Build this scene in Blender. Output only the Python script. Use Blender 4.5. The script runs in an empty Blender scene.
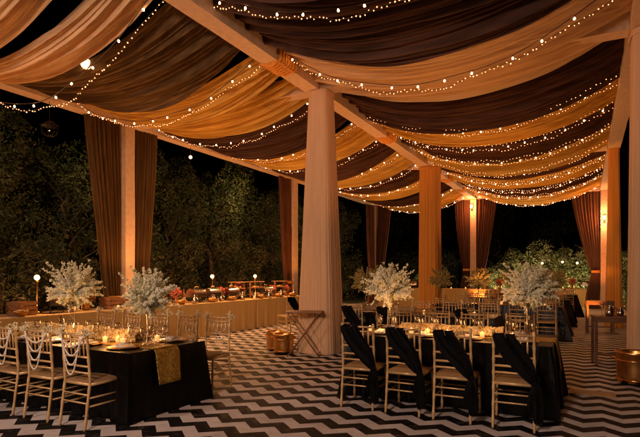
import bpy, math, random
from mathutils import Vector, Matrix, noise
R = math.radians
rnd = random.Random(7)
sc = bpy.context.scene
col = sc.collection
PI = math.pi
ORD = ['first', 'second', 'third', 'fourth', 'fifth', 'sixth', 'seventh', 'eighth', 'ninth', 'tenth', 'eleventh', 'twelfth',
       'thirteenth', 'fourteenth', 'fifteenth', 'sixteenth', 'seventeenth', 'eighteenth']

# ------------------------------------------------------------------ materials
def nm(name):
    m = bpy.data.materials.new(name); m.use_nodes = True
    return m, m.node_tree.nodes, m.node_tree.links, m.node_tree.nodes['Principled BSDF']

def mat(name, color, rough=.6, metal=0, var=0.0, vscale=8, bump=0.0, bscale=40, spec=.5, coords='Object', stretch=None, sheen=0):
    m, n, l, p = nm(name)
    p.inputs['Roughness'].default_value = rough
    p.inputs['Metallic'].default_value = metal
    p.inputs['Specular IOR Level'].default_value = spec
    if sheen: p.inputs['Sheen Weight'].default_value = sheen
    tc = n.new('ShaderNodeTexCoord'); mp = n.new('ShaderNodeMapping')
    l.new(tc.outputs[coords], mp.inputs[0])
    if stretch: mp.inputs['Scale'].default_value = stretch
    if var:
        t = n.new('ShaderNodeTexNoise'); t.inputs['Scale'].default_value = vscale; t.inputs['Detail'].default_value = 5
        l.new(mp.outputs[0], t.inputs['Vector'])
        r = n.new('ShaderNodeValToRGB')
        r.color_ramp.elements[0].position = .3; r.color_ramp.elements[1].position = .7
        r.color_ramp.elements[0].color = (*[c * (1 - var) for c in color], 1)
        r.color_ramp.elements[1].color = (*[min(1, c * (1 + var)) for c in color], 1)
        l.new(t.outputs[0], r.inputs[0]); l.new(r.outputs[0], p.inputs['Base Color'])
    else:
        p.inputs['Base Color'].default_value = (*color, 1)
    if bump:
        t = n.new('ShaderNodeTexNoise'); t.inputs['Scale'].default_value = bscale; t.inputs['Detail'].default_value = 4
        l.new(mp.outputs[0], t.inputs['Vector'])
        b = n.new('ShaderNodeBump'); b.inputs['Strength'].default_value = bump; b.inputs['Distance'].default_value = .02
        l.new(t.outputs[0], b.inputs['Height']); l.new(b.outputs[0], p.inputs['Normal'])
    return m

def cloth(name, color, transl=.25, var=.15, stretch=(.22, 11, 3), bump=.9, rough=.85, sheen=.1):
    """thin drape cloth: wrinkles run along the stretched axis, some light passes through"""
    m = mat(name, color, rough, 0, var, 3.0, bump, 5.0, .2, 'Object', stretch, sheen)
    n, l = m.node_tree.nodes, m.node_tree.links
    p = n['Principled BSDF']; out = [x for x in n if x.type == 'OUTPUT_MATERIAL'][0]
    t = n.new('ShaderNodeBsdfTranslucent'); t.inputs[0].default_value = (*color, 1)
    mx = n.new('ShaderNodeMixShader'); mx.inputs[0].default_value = transl
    l.new(p.outputs[0], mx.inputs[1]); l.new(t.outputs[0], mx.inputs[2]); l.new(mx.outputs[0], out.inputs[0])
    return m

def emit(name, color, strength, sample=True):
    m, n, l, p = nm(name)
    p.inputs['Base Color'].default_value = (*color, 1)
    p.inputs['Emission Color'].default_value = (*color, 1)
    p.inputs['Emission Strength'].default_value = strength
    if not sample: m.cycles.emission_sampling = 'NONE'
    return m

def glassy(name, tint=(1, 1, 1), alpha=.25):
    m, n, l, p = nm(name)
    out = [x for x in n if x.type == 'OUTPUT_MATERIAL'][0]
    g = n.new('ShaderNodeBsdfGlossy'); g.inputs['Roughness'].default_value = .05
    t = n.new('ShaderNodeBsdfTransparent'); t.inputs[0].default_value = (*tint, 1)
    lw = n.new('ShaderNodeLayerWeight'); lw.inputs[0].default_value = alpha
    mx = n.new('ShaderNodeMixShader')
    l.new(lw.outputs['Facing'], mx.inputs[0]); l.new(t.outputs[0], mx.inputs[1]); l.new(g.outputs[0], mx.inputs[2])
    l.new(mx.outputs[0], out.inputs[0])
    return m

def leafmat(name, c1, c2, c3, transl=.3):
    m, n, l, p = nm(name)
    p.inputs['Roughness'].default_value = .55
    tc = n.new('ShaderNodeTexCoord'); t = n.new('ShaderNodeTexNoise'); t.inputs['Scale'].default_value = 1.6; t.inputs['Detail'].default_value = 6
    l.new(tc.outputs['Object'], t.inputs['Vector'])
    r = n.new('ShaderNodeValToRGB'); e = r.color_ramp.elements
    e[0].position = .35; e[0].color = (*c1, 1); e[1].position = .68; e[1].color = (*c3, 1)
    k = e.new(.5); k.color = (*c2, 1)
    l.new(t.outputs[0], r.inputs[0]); l.new(r.outputs[0], p.inputs['Base Color'])
    tr = n.new('ShaderNodeBsdfTranslucent'); l.new(r.outputs[0], tr.inputs[0])
    out = [x for x in n if x.type == 'OUTPUT_MATERIAL'][0]
    mx = n.new('ShaderNodeMixShader'); mx.inputs[0].default_value = transl
    l.new(p.outputs[0], mx.inputs[1]); l.new(tr.outputs[0], mx.inputs[2]); l.new(mx.outputs[0], out.inputs[0])
    return m

M = {}
M['cream'] = cloth('cream_chiffon', (.80, .57, .34), .35, .16)
M['gold_cloth'] = cloth('gold_chiffon', (.80, .50, .12), .4, .36)
M['brown_cloth'] = cloth('brown_chiffon', (.080, .036, .024), .25, .45)
M['olive_cloth'] = cloth('olive_brown_chiffon', (.15, .090, .038), .3, .5)
VST = (9, 9, .25)
M['column_cream'] = cloth('column_cream_cloth', (.68, .43, .25), .08, .08, VST, .3)
M['beam_cloth'] = cloth('beam_wrap_cloth', (.60, .42, .28), .03, .12, (3, 3, 3), .35)
M['amber_lit_cloth'] = cloth('amber_lit_wrap_cloth', (.64, .27, .045), .05, .15, VST, .3)  # amber uplight on white column cloth is put into this colour
M['curtain'] = cloth('brown_curtain_cloth', (.14, .076, .026), .35, .4, VST, .4)
M['rust_curtain'] = cloth('rust_curtain_cloth', (.15, .058, .026), .3, .4, VST, .4)
M['buffet_cloth'] = cloth('buffet_cloth', (.55, .37, .14), .03, .08, VST, .25)
M['black_satin'] = mat('black_satin', (.0018, .0015, .0018), .30, 0, .3, 5, .35, 9, .17, 'Object', (4, 4, .6))
M['black_sash'] = mat('black_sash', (.0018, .0016, .0020), .6, 0, .3, 9, .35, 14, .07, 'Object', (3, 3, 3))
M['chair'] = mat('champagne_wood', (.57, .37, .17), .35, .25, .18, 14, .08, 60)
M['cushion'] = mat('seat_cushion', (.26, .155, .07), .75, 0, .12, 20, .2, 80)
M['brass'] = mat('brass', (.70, .38, .13), .28, 1, .25, 9, .12, 25)
M['wood'] = mat('dark_wood', (.13, .055, .022), .5, 0, .35, 6, .2, 30, .5, 'Object', (1, 6, 6))
M['darkmetal'] = mat('dark_metal', (.03, .025, .022), .5, .6, .2, 10)
M['steel'] = mat('steel', (.55, .50, .45), .22, 1, .1, 10)
M['pearl'] = mat('pearl', (.75, .68, .60), .3, 0)
M['white'] = mat('white_ceramic', (.72, .68, .62), .25, 0)
M['napkin'] = mat('napkin_cloth', (.70, .62, .55), .85, 0, .08, 30, .3, 30)
M['bark'] = mat('bark', (.10, .065, .04), .9, 0, .4, 6, .6, 12)
M['cord'] = mat('dark_cord', (.05, .03, .02), .6)
M['soil'] = mat('dark_ground', (.035, .04, .022), .95, 0, .5, 1.2, .6, 14)
M['blossom'] = leafmat('white_blossom', (.86, .82, .60), (.94, .91, .74), (.95, .93, .82), .40)
M['lit_yblossom'] = leafmat('yellow_lit_blossom', (.40, .32, .10), (.62, .50, .18), (.72, .62, .28), .3)  # yellowish light over the far tables is put into these tones
M['garland'] = leafmat('gold_lit_blossom', (.62, .46, .20), (.80, .62, .32), (.86, .72, .42), .3)  # golden light on the garlands is put into these tones
M['redflower'] = mat('red_petals', (.62, .16, .09), .6, 0, .4, 25)
M['stem'] = mat('green_stem', (.10, .14, .04), .6)
M['leaf_hedge'] = leafmat('hedge_leaf', (.020, .028, .009), (.060, .062, .020), (.14, .115, .045))
M['leaf_dark'] = leafmat('dark_leaf', (.015, .022, .010), (.03, .04, .015), (.06, .06, .025))
M['leaf_bright'] = leafmat('bright_leaf', (.06, .08, .02), (.13, .14, .04), (.26, .24, .10))
M['bulb'] = emit('warm_bulb', (1, .46, .20), 30)
M['mini'] = emit('fairy_bulb', (1, .40, .17), 2.8, False)
M['globe'] = emit('lamp_globe', (1, .50, .20), 7, True)
M['flame'] = emit('candle_flame', (1, .55, .2), 9, False)
M['candleglass'] = emit('lit_candle_glass', (1, .42, .12), 1.0, False)
M['glass'] = glassy('clear_glass', (.93, .91, .89), .5)
M['wax'] = mat('wax', (.8, .65, .45), .5)
M['food'] = mat('food', (.62, .34, .12), .6, 0, .6, 18)

# gold sequin runner
m, n, l, p = nm('gold_sequin')
tc = n.new('ShaderNodeTexCoord'); v = n.new('ShaderNodeTexVoronoi'); v.inputs['Scale'].default_value = 75
l.new(tc.outputs['Object'], v.inputs['Vector'])
r_ = n.new('ShaderNodeValToRGB'); r_.color_ramp.elements[0].color = (.16, .09, .012, 1); r_.color_ramp.elements[1].color = (.72, .46, .10, 1)
l.new(v.outputs['Color'], r_.inputs[0]); l.new(r_.outputs[0], p.inputs['Base Color'])
p.inputs['Metallic'].default_value = .65; p.inputs['Roughness'].default_value = .45
b = n.new('ShaderNodeBump'); b.inputs['Strength'].default_value = .8; b.inputs['Distance'].default_value = .01
l.new(v.outputs['Distance'], b.inputs['Height']); l.new(b.outputs[0], p.inputs['Normal'])
M['sequin'] = m

# chevron carpet: zigzag bands run along X
m, n, l, p = nm('chevron_carpet')
geo = n.new('ShaderNodeNewGeometry'); sx = n.new('ShaderNodeSeparateXYZ'); l.new(geo.outputs['Position'], sx.inputs[0])
def mth(op, a, b=None):
    k = n.new('ShaderNodeMath'); k.operation = op
    for i, q in enumerate((a, b)):
        if q is None: continue
        if isinstance(q, (int, float)): k.inputs[i].default_value = q
        else: l.new(q, k.inputs[i])
    return k.outputs[0]
HALF, AMP, PER = .178, .145, .34
wv = n.new('ShaderNodeTexNoise'); wv.inputs['Scale'].default_value = .7
l.new(geo.outputs['Position'], wv.inputs['Vector'])
warp = mth('MULTIPLY', mth('SUBTRACT', wv.outputs[0], .5), .05)
tri = mth('PINGPONG', mth('ADD', mth('ADD', sx.outputs[0], 60.0), warp), HALF)
yy = mth('ADD', mth('ADD', sx.outputs[1], 60.0), mth('MULTIPLY', tri, AMP / HALF))
fr = mth('FRACT', mth('DIVIDE', mth('ADD', yy, warp), PER))
st = mth('GREATER_THAN', fr, .5)
nz = n.new('ShaderNodeTexNoise'); nz.inputs['Scale'].default_value = 1.3; nz.inputs['Detail'].default_value = 8; nz.inputs['Roughness'].default_value = .65
l.new(geo.outputs['Position'], nz.inputs['Vector'])
lr = n.new('ShaderNodeValToRGB'); lr.color_ramp.elements[0].position = .3; lr.color_ramp.elements[1].position = .7
lr.color_ramp.elements[0].color = (.40, .36, .35, 1); lr.color_ramp.elements[1].color = (.72, .65, .63, 1)
l.new(nz.outputs[0], lr.inputs[0])
mixc = n.new('ShaderNodeMix'); mixc.data_type = 'RGBA'
l.new(st, mixc.inputs[0]); l.new(lr.outputs[0], mixc.inputs[6]); mixc.inputs[7].default_value = (.006, .005, .006, 1)
l.new(mixc.outputs[2], p.inputs['Base Color'])
ng = n.new('ShaderNodeTexNoise'); ng.inputs['Scale'].default_value = 7; ng.inputs['Detail'].default_value = 9; ng.inputs['Roughness'].default_value = .8
l.new(geo.outputs['Position'], ng.inputs['Vector'])
rr_ = n.new('ShaderNodeMapRange'); rr_.inputs[1].default_value = .35; rr_.inputs[2].default_value = .65; rr_.inputs[3].default_value = .45; rr_.inputs[4].default_value = .9
l.new(ng.outputs[0], rr_.inputs[0]); l.new(rr_.outputs[0], p.inputs['Roughness'])
sm = n.new('ShaderNodeMapRange'); sm.inputs[1].default_value = .52; sm.inputs[2].default_value = .66; sm.inputs[3].default_value = 0; sm.inputs[4].default_value = .38
l.new(ng.outputs[0], sm.inputs[0])
mx2 = n.new('ShaderNodeMix'); mx2.data_type = 'RGBA'; l.new(sm.outputs[0], mx2.inputs[0]); l.new(mixc.outputs[2], mx2.inputs[6]); mx2.inputs[7].default_value = (.17, .14, .12, 1)
l.new(mx2.outputs[2], p.inputs['Base Color'])
p.inputs['Specular IOR Level'].default_value = .18
nb = n.new('ShaderNodeTexNoise'); nb.inputs['Scale'].default_value = 5; nb.inputs['Detail'].default_value = 6
l.new(geo.outputs['Position'], nb.inputs['Vector'])
b = n.new('ShaderNodeBump'); b.inputs['Strength'].default_value = .35; b.inputs['Distance'].default_value = .02
l.new(nb.outputs[0], b.inputs['Height']); l.new(b.outputs[0], p.inputs['Normal'])
M['chevron'] = m

# ------------------------------------------------------------------ mesh helpers
class MB:
    def __init__(s): s.v = []; s.f = []
    def add(s, vs, fs):
        o = len(s.v); s.v += [tuple(q) for q in vs]; s.f += [tuple(i + o for i in f) for f in fs]; return s
    def box(s, c, d, rot=None):
        hx, hy, hz = d[0] / 2, d[1] / 2, d[2] / 2
        vs = [Vector((x, y, z)) for x in (-hx, hx) for y in (-hy, hy) for z in (-hz, hz)]
        if rot: vs = [rot @ q for q in vs]
        vs = [q + Vector(c) for q in vs]
        return s.add(vs, [(0, 1, 3, 2), (4, 6, 7, 5), (0, 4, 5, 1), (2, 3, 7, 6), (0, 2, 6, 4), (1, 5, 7, 3)])
    def tube(s, pts, r, seg=8, cap=True):
        pts = [Vector(q) for q in pts]; N = len(pts)
        rr = r if isinstance(r, (list, tuple)) else [r] * N
        vs, fs = [], []
        up0 = None
        for i, q in enumerate(pts):
            d = (pts[min(i + 1, N - 1)] - pts[max(i - 1, 0)])
            if d.length < 1e-9: d = Vector((0, 0, 1))
            d.normalize()
            if up0 is None:
                up0 = Vector((0, 0, 1)) if abs(d.z) < .9 else Vector((1, 0, 0))
            a = d.cross(up0)
            if a.length < 1e-6: a = d.orthogonal()
            a.normalize(); b2 = a.cross(d).normalized(); up0 = b2
            for k in range(seg):
                t = 2 * PI * k / seg
                vs.append(q + (a * math.cos(t) + b2 * math.sin(t)) * rr[i])
        for i in range(N - 1):
            for k in range(seg):
                k2 = (k + 1) % seg
                fs.append((i * seg + k, i * seg + k2, (i + 1) * seg + k2, (i + 1) * seg + k))
        if cap:
            fs.append(tuple(range(seg - 1, -1, -1))); fs.append(tuple((N - 1) * seg + k for k in range(seg)))
        return s.add(vs, fs)
    def lathe(s, prof, c=(0, 0, 0), seg=24, rad=None):
        vs, fs = [], []
        for r, z in prof:
            for k in range(seg):
                t = 2 * PI * k / seg
                q = r * (rad(t, z) if rad else 1)
                vs.append((c[0] + q * math.cos(t), c[1] + q * math.sin(t), c[2] + z))
        for i in range(len(prof) - 1):
            for k in range(seg):
                k2 = (k + 1) % seg
                fs.append((i * seg + k, i * seg + k2, (i + 1) * seg + k2, (i + 1) * seg + k))
        return s.add(vs, fs)
    def ball(s, c, r, seg=8, rings=5, sq=1):
        pr = [(max(1e-4, r * math.sin(PI * i / rings)), -r * sq * math.cos(PI * i / rings)) for i in range(rings + 1)]
        return s.lathe(pr, c, seg)
    def grid(s, fn, nu, nv, closed=False):
        vs = [fn(i / nu, j / nv) for i in range(nu + 1) for j in range(nv + 1)]
        fs = [(i * (nv + 1) + j, (i + 1) * (nv + 1) + j, (i + 1) * (nv + 1) + j + 1, i * (nv + 1) + j + 1) for i in range(nu) for j in range(nv)]
        return s.add(vs, fs)
    def build(s, name, m, parent=None, smooth=True, loc=None, rz=0):
        me = bpy.data.meshes.new(name); me.from_pydata(s.v, [], s.f)
        if smooth: me.polygons.foreach_set('use_smooth', [True] * len(me.polygons))
        me.materials.append(m)
        o = bpy.data.objects.new(name, me); col.objects.link(o)
        if parent: o.parent = parent
        if loc is not None: o.location = loc
        o.rotation_euler.z = rz
        return o

def autosmooth(o, ang=40):
    # mark faces flat when they meet at sharp angles
    me = o.data
    try: me.set_sharp_from_angle(angle=R(ang))
    except Exception: pass
    return o

def tag(o, label=None, cat=None, group=None, kind=None):
    if label: o['label'] = label
    if cat: o['category'] = cat
    if group: o['group'] = group
    if kind: o['kind'] = kind
    return o
def empty(name, loc=(0, 0, 0), rz=0):
    o = bpy.data.objects.new(name, None); col.objects.link(o); o.location = loc; o.rotation_euler.z = rz
    o.empty_display_size = .1
    return o
def kids(o): return [q for q in bpy.data.objects if q.parent == o]
def copy_tree(o, loc=None, rz=None, label=None, parent=None, group=None, tree=None):
    c = o.copy(); col.objects.link(c); c.parent = parent
    if loc is not None: c.location = loc
    if rz is not None: c.rotation_euler.z = rz
    if label: c['label'] = label
    if group: c['group'] = group
    for ch in o.children: copy_tree(ch, parent=c)
    return c

class Proto:
    """builds a thing once; the first place() moves it, later ones copy it"""
    def __init__(s, maker): s.o = maker(); s.used = False
    def place(s, loc, rz=0, label=None, group=None, scale=None):
        if not s.used:
            s.used = True; o = s.o; o.location = loc; o.rotation_euler.z = rz
            if label: o['label'] = label
            if group: o['group'] = group
        else:
            o = copy_tree(s.o, loc, rz, label, group=group)
        if scale: o.scale = (scale,) * 3 if isinstance(scale, (int, float)) else scale
        return o

# ------------------------------------------------------------------ ground
mb = MB(); mb.grid(lambda u, v: (-200 + 400 * u, -150 + 420 * v, 0), 4, 4)
tag(mb.build('ground', M['soil'], smooth=False), kind='structure')
def carp(u, v):
    return (-10.2 + 13.4 * u, -4 + 30.5 * v, .006 + .004 * max(0, noise.noise(Vector((u * 9, v * 22, 0)))))
mb = MB(); mb.grid(carp, 40, 90)
tag(mb.build('carpet_floor', M['chevron']), kind='structure')

# ------------------------------------------------------------------ pavilion frame
XL, XM, XR = -9.6, -4.6, .72
YS = (.8, 8.5, 16.2, 24.0)
ZB, BH, BW = 5.0, .34, .30
def beam(x0, y0, x1, y1, label, group, collars=()):
    d = Vector((x1 - x0, y1 - y0, 0)); L = d.length; a = math.atan2(d.y, d.x)
    w = MB(); rg = random.Random(int(L * 100 + x0 * 7 + y0))
    nseg = 60
    # slightly lumpy wrapped cloth section
    def fn(u, v):
        sec = [(-1, -1), (1, -1), (1, 1), (-1, 1), (-1, -1)]
        k = min(3, int(v * 4)); f = v * 4 - k
        py = sec[k][0] + (sec[k + 1][0] - sec[k][0]) * f; pz = sec[k][1] + (sec[k + 1][1] - sec[k][1]) * f
        wob = 1 + .035 * noise.noise(Vector((u * L * 1.7, py * 2, pz * 2 + x0)))
        return (u * L, py * BW / 2 * wob, ZB + BH / 2 + pz * BH / 2 * wob)
    w.grid(fn, nseg, 16)
    w.add([(0, sy * BW / 2, ZB + BH / 2 + sz * BH / 2) for sy, sz in ((-1, -1), (1, -1), (1, 1), (-1, 1))], [(0, 3, 2, 1)])
    w.add([(L, sy * BW / 2, ZB + BH / 2 + sz * BH / 2) for sy, sz in ((-1, -1), (1, -1), (1, 1), (-1, 1))], [(0, 1, 2, 3)])
    o = w.build('wrapped_beam', M['beam_cloth'], None, True, (x0, y0, 0), a); autosmooth(o, 50)
    tag(o, label, 'beam', group)
    for cpos in collars:
        c = MB()
        hw, h2 = BW / 2 + .012, BH / 2 + .012
        for i in range(1):
            c.box((cpos, 0, ZB + BH / 2), (.55, hw * 2, h2 * 2))
        cc = c.build('orange_lit_collar', M['amber_lit_cloth'], o, False)  # orange glow on the beam, put into a coloured box
        k = MB()
        for j in range(7):
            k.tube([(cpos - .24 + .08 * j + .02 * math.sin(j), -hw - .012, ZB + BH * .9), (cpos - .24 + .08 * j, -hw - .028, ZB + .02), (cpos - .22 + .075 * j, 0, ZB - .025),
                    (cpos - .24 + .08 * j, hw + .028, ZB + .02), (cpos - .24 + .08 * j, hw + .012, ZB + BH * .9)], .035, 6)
        k.build('gather', M['amber_lit_cloth'], o)
    return o
g = 'cloth wrapped beams of the canopy'
rown = {XL: 'outer beam beside the hedge', XM: 'central beam over the middle columns', XR: 'beam along the right hand columns'}
sp = ['nearest span', 'second span from the camera', 'farthest span']
for x in (XL, XM, XR):
    e = .16
    for i in range(3):
        beam(x, YS[i] + (.003 if i else -3), x, YS[i + 1] - .003, 'cloth wrapped %s, %s' % (rown[x], sp[i]), g,
             (() if x != XM else ((9.35,), (3.8,), (2.5, 5.0))[i]))
cn = ['over the camera end', 'at the first tall cream column', 'at the broad amber column', 'at the far end']
for j, y in enumerate(YS):
    for x0, x1, s_ in ((XL, XM, 'left'), (XM, XR, 'right')):
        beam(x0 + BW / 2 + .004, y, x1 - BW / 2 - .004, y, 'cross beam spanning the %s bay %s' % (s_, cn[j]), g)

def draped_column(x, y, rt, rb, mt, label, np=34, amp=.035, flare=2.2, square=False):
    t = empty('draped_column', (x, y, 0)); tag(t, label, 'column', 'draped canopy columns')
    c = MB(); H = ZB - .004
    seg = np * 6
    rg = random.Random(int(x * 31 + y * 17)); ph = [rg.uniform(-.6, .6) for _ in range(np + 1)]; am = [rg.uniform(.5, 1.4) for _ in range(np + 1)]
    def rad(tt, z):
        k = tt / (2 * PI) * np; i = int(k) % np
        f = z / H
        w = tt + .05 * noise.noise(Vector((math.cos(tt) * 3, math.sin(tt) * 3, f * 1.5 + x)))
        cx1, sx1 = math.cos(w), math.sin(w)
        se = (abs(math.cos(tt)) ** 4.5 + abs(math.sin(tt)) ** 4.5) ** (-1 / 4.5) * .93
        return se * (1 + amp * (1.1 - .5 * f) * math.sin(np * w) * (.5 + .8 * noise.noise(Vector((cx1 * 2.5, sx1 * 2.5, f + y))))
                + .030 * (1.3 - f) * noise.noise(Vector((cx1 * 7, sx1 * 7, f * 1.2 + x))) + .030 * noise.noise(Vector((cx1 * 17, sx1 * 17, f * .8 + y))))
    prof = []
    for i in range(25):
        f = i / 24
        prof.append((rt + (rb - rt) * (1 - f) ** flare * 1.0, .012 + (H - .012) * f))
    c.lathe(prof, (0, 0, 0), seg, rad)
    c.build('drape', mt, t)
    k = MB(); k.lathe([(rt * 1.035, H - .10), (rt * 1.045, H - .08), (rt * 1.045, H - .03), (rt * 1.03, H - .01)], (0, 0, 0), 64, lambda q, z: (abs(math.cos(q)) ** 4.5 + abs(math.sin(q)) ** 4.5) ** (-1 / 4.5) * .95)
    k.build('top_band', mt, t)
    return t
draped_column(XM + .11, YS[1], .215, .42, M['column_cream'], 'tall flared cream pleated column standing mid floor beside the brass tubs', 42, .016, 1.0)
draped_column(XR + .13, YS[1] + .05, .27, .33, M['column_cream'], 'cream pleated column cut by the frame edge above a brass tub', 40, .016, 1.2)
draped_column(XM + .1, YS[2], .33, .37, M['amber_lit_cloth'], 'broad amber lit pleated column behind the right banquet table', 26, .02, 1.5)
draped_column(XR, YS[2], .15, .24, M['amber_lit_cloth'], 'slim amber lit pleated column behind the small dark side table', 18, .03, 1.5)

def post(x, y, label, s=.27, mt='beam_cloth'):
    w = MB()
    def fn(u, v):
        sec = [(-1, -1), (1, -1), (1, 1), (-1, 1), (-1, -1)]
        k = min(3, int(v * 4)); f = v * 4 - k
        py = sec[k][0] + (sec[k + 1][0] - sec[k][0]) * f; pz = sec[k][1] + (sec[k + 1][1] - sec[k][1]) * f
        wob = 1 + .04 * noise.noise(Vector((u * 6, py * 2 + x, pz * 2 + y)))
        return (py * s / 2 * wob, pz * s / 2 * wob, .01 + u * (ZB - .016))
    w.grid(fn, 30, 16)
    o = w.build('wrapped_post', M[mt], None, True, (x, y, 0)); autosmooth(o, 50)
    return tag(o, label, 'post', 'cloth wrapped canopy posts')
post(XL, 8.27, 'tan square post between two brown curtains beside the left hedge')
post(XL, 15.87, 'amber square post behind the middle of the buffet', .30)
post(XL, YS[3], 'dim square post beyond the tall cream column, far left corner of canopy')
post(XM, YS[3], 'reddish post between curtains with a lit wall lamp, centre background')
post(XR, YS[3], 'far right post with a glowing lamp and tied curtains')
post(XM, YS[0], 'square post close beside the camera under the central beam')
post(XR, YS[0], 'square post at the near right corner of the canopy')
post(XL, YS[0], 'square post at the near left corner of the canopy')

# curtains
def curtain(px, py, dx, dy, w, label, ztie=1.5, seed=0, wb=.34, off=.15, mt='curtain'):
    """hangs from the beam beside a post: spreads w along (dx,dy) at the top, gathered to the post at the tie"""
    t = empty('curtain', (px, py, 0)); tag(t, label, 'curtain', 'brown curtains tied at the posts')
    c = MB(); d = Vector((dx, dy, 0)).normalized(); nn = Vector((-d.y, d.x, 0))
    rg = random.Random(seed); N = 9; ph = [rg.uniform(0, 6) for _ in range(4)]
    def fn(u, v):
        z = (ZB - .01) * (1 - u) + .03 * u
        if z > ztie:
            f = (z - ztie) / (ZB - ztie); ww = wb + (w - wb) * f ** .75
        else:
            f = (ztie - z) / ztie; ww = wb + .22 * math.sin(f * PI / 2)
        a = off + v * ww
        fold = math.sin(v * N * 2 * PI + ph[0] + .8 * math.sin(u * 3 + v * 4)) * .6 + .4 * math.sin(v * N * 3.3 * PI + ph[1]) + .5 * math.sin(v * 5 + ph[2])
        amp = .075 + .02 * (1 - ww / w)
        q = d * (a + .02 * math.sin(u * 7 + ph[3])) + nn * (fold * amp)
        return (q.x, q.y, z)
    c.grid(fn, 40, 110)
    c.build('drape', M[mt], t)
    k = MB(); ct = d * (off + wb / 2)
    k.lathe([(wb * .52, -.05), (wb * .50, 0), (wb * .52, .05)], (ct.x, ct.y, ztie), 20, lambda tt, z: 1 - .45 * abs(math.sin(tt - math.atan2(nn.y, nn.x) + PI / 2)) * 0)
    k.build('tie', M['amber_lit_cloth'], t)
    return t
curtain(XL, 8.27, 0, -1, .95, 'olive brown curtain hanging left of the tan post at the hedge', .95, 1, .42)
curtain(XL, 8.27, 0, 1, .72, 'olive brown curtain hanging right of the tan post at the hedge', .95, 2, .40)
curtain(XL, 15.87, 0, -1, .8, 'dark brown curtain left of the amber post behind the buffet', 1.2, 3, mt='rust_curtain')
curtain(XL, YS[3], 1, 0, .75, 'dark curtain right of the dim post beyond the cream column', 1.5, 4, mt='rust_curtain')
curtain(XL, YS[3], 0, -1, .9, 'very dark curtain left of the dim post beyond the cream column', 1.5, 9, mt='rust_curtain')
curtain(XM, YS[3], -1, 0, .75, 'dark red brown curtain left of the wall lamp post', 1.7, 5, mt='rust_curtain')
curtain(XM, YS[3], 1, 0, .9, 'flared red brown curtain right of the wall lamp post', 1.7, 6, mt='rust_curtain')
curtain(XR, YS[3], -1, 0, 1.1, 'brown curtain left of the glowing lamp at the far right post', 1.6, 7, mt='rust_curtain')
curtain(XR, YS[2], 0, 1, .9, 'dark curtain behind the slim amber column', 1.4, 8, mt='rust_curtain')

# ------------------------------------------------------------------ ceiling swags
def swag(x0, x1, y0, y1, sag, mt, label, seed, tilt=.0, shift=0, nf=7, gth=.16):
    rg = random.Random(seed)
    W = (y1 - y0) * (.95 if gth > 0 else .90); yc = (y0 + y1) / 2; L = x1 - x0
    ph = [rg.uniform(0, 6.28) for _ in range(8)]; fr = [nf * .5 + rg.uniform(-.6, .6), nf + rg.uniform(-.8, .8), nf * 2.1 + rg.uniform(-.5, .5), nf * 3.7, nf * 5.9]
    am = [.050, .046, .034, .026, .016]
    sd = rg.uniform(0, 50)
    def fn(u, v):
        e = abs(2 * u - 1); s_ = 1 - e * e
        g_ = 1 - gth * e ** 3 + .05 * noise.noise(Vector((u * 2.2, sd, 0)))
        wv = v + .035 * noise.noise(Vector((u * 2.5, v * 3, sd)))
        y = yc + (v - .5) * W * g_ + shift * (u - .5) + .03 * noise.noise(Vector((u * 4, v * 2, sd + 9)))
        f = sum(a * math.sin(2 * PI * k * wv + p + .5 * math.sin(u * 3 + p)) for a, k, p in zip(am, fr, ph))
        z = 5.30 - sag * s_ * (1 + tilt * (v - .5) + .12 * math.sin(v * 5 + ph[5])) + f * (.55 + .9 * e) - .10 * abs(2 * v - 1) ** 6 * s_
        return (u * L, y - yc, min(z, 5.42))
    c = MB(); c.grid(fn, 72, 190 if y0 < 13 else 110)
    o = c.build('fabric_swag', mt, None, True, (x0, yc, 0))
    return tag(o, label, 'fabric swag', 'fabric swags under the night sky')
e = BW / 2 + .006
# right bay
rb = [(2.0, 3.55, 'gold_cloth'), (3.65, 4.85, 'brown_cloth'), (5.0, 6.75, 'brown_cloth'), (6.98, 9.05, 'cream'), (9.3, 10.75, 'brown_cloth'), (10.9, 12.35, 'gold_cloth'), (12.5, 14.1, 'brown_cloth'), (14.3, 15.85, 'gold_cloth'),
      (16.05, 17.6, 'brown_cloth'), (17.8, 19.3, 'gold_cloth'), (19.5, 21.0, 'brown_cloth'), (21.2, 23.4, 'gold_cloth')]
nmz = {'gold_cloth': 'amber gold', 'cream': 'pale cream', 'brown_cloth': 'dark brown', 'olive_cloth': 'olive brown'}
cnt = 0
for i, (a, b_, k) in enumerate(rb):
    lab = ('%s swag in the right bay, %s counted from the camera' % (nmz[k], ORD[i]))
    if i == 3: lab = 'broad pale cream swag crossing the upper right, in front of the cream column'
    if i == 2: lab = 'broad dark brown swag crossing the top right above the cream one'
    swag(XM + e, XR - e, a, b_, .66 + rnd.uniform(-.05, .08), M[k], lab, 100 + i, .12, 0, 7, -.09)
lb = [(-.2, 1.6, 'brown_cloth', .8), (1.9, 3.68, 'cream', .80), (3.90, 4.58, 'cream', .86), (4.75, 6.6, 'olive_cloth', .68), (6.85, 7.72, 'gold_cloth', .64), (7.92, 8.95, 'gold_cloth', .56), (9.15, 10.8, 'brown_cloth', .7), (10.95, 12.4, 'gold_cloth', .66),
      (12.6, 14.1, 'brown_cloth', .66), (14.3, 15.8, 'gold_cloth', .66), (16.05, 17.6, 'brown_cloth', .66), (17.8, 19.3, 'gold_cloth', .66), (19.5, 21.0, 'brown_cloth', .66), (21.2, 23.4, 'gold_cloth', .66)]
for i, (a, b_, k, s_) in enumerate(lb):
    lab = '%s swag in the left bay, %s counted from the camera' % (nmz[k], ORD[i])
    swag(XL + e, XM - e, a, b_, s_, M[k], lab, 300 + i, .12, (.35 if i in (1, 2, 3) else .15 if i in (4, 5) else 0))

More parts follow.
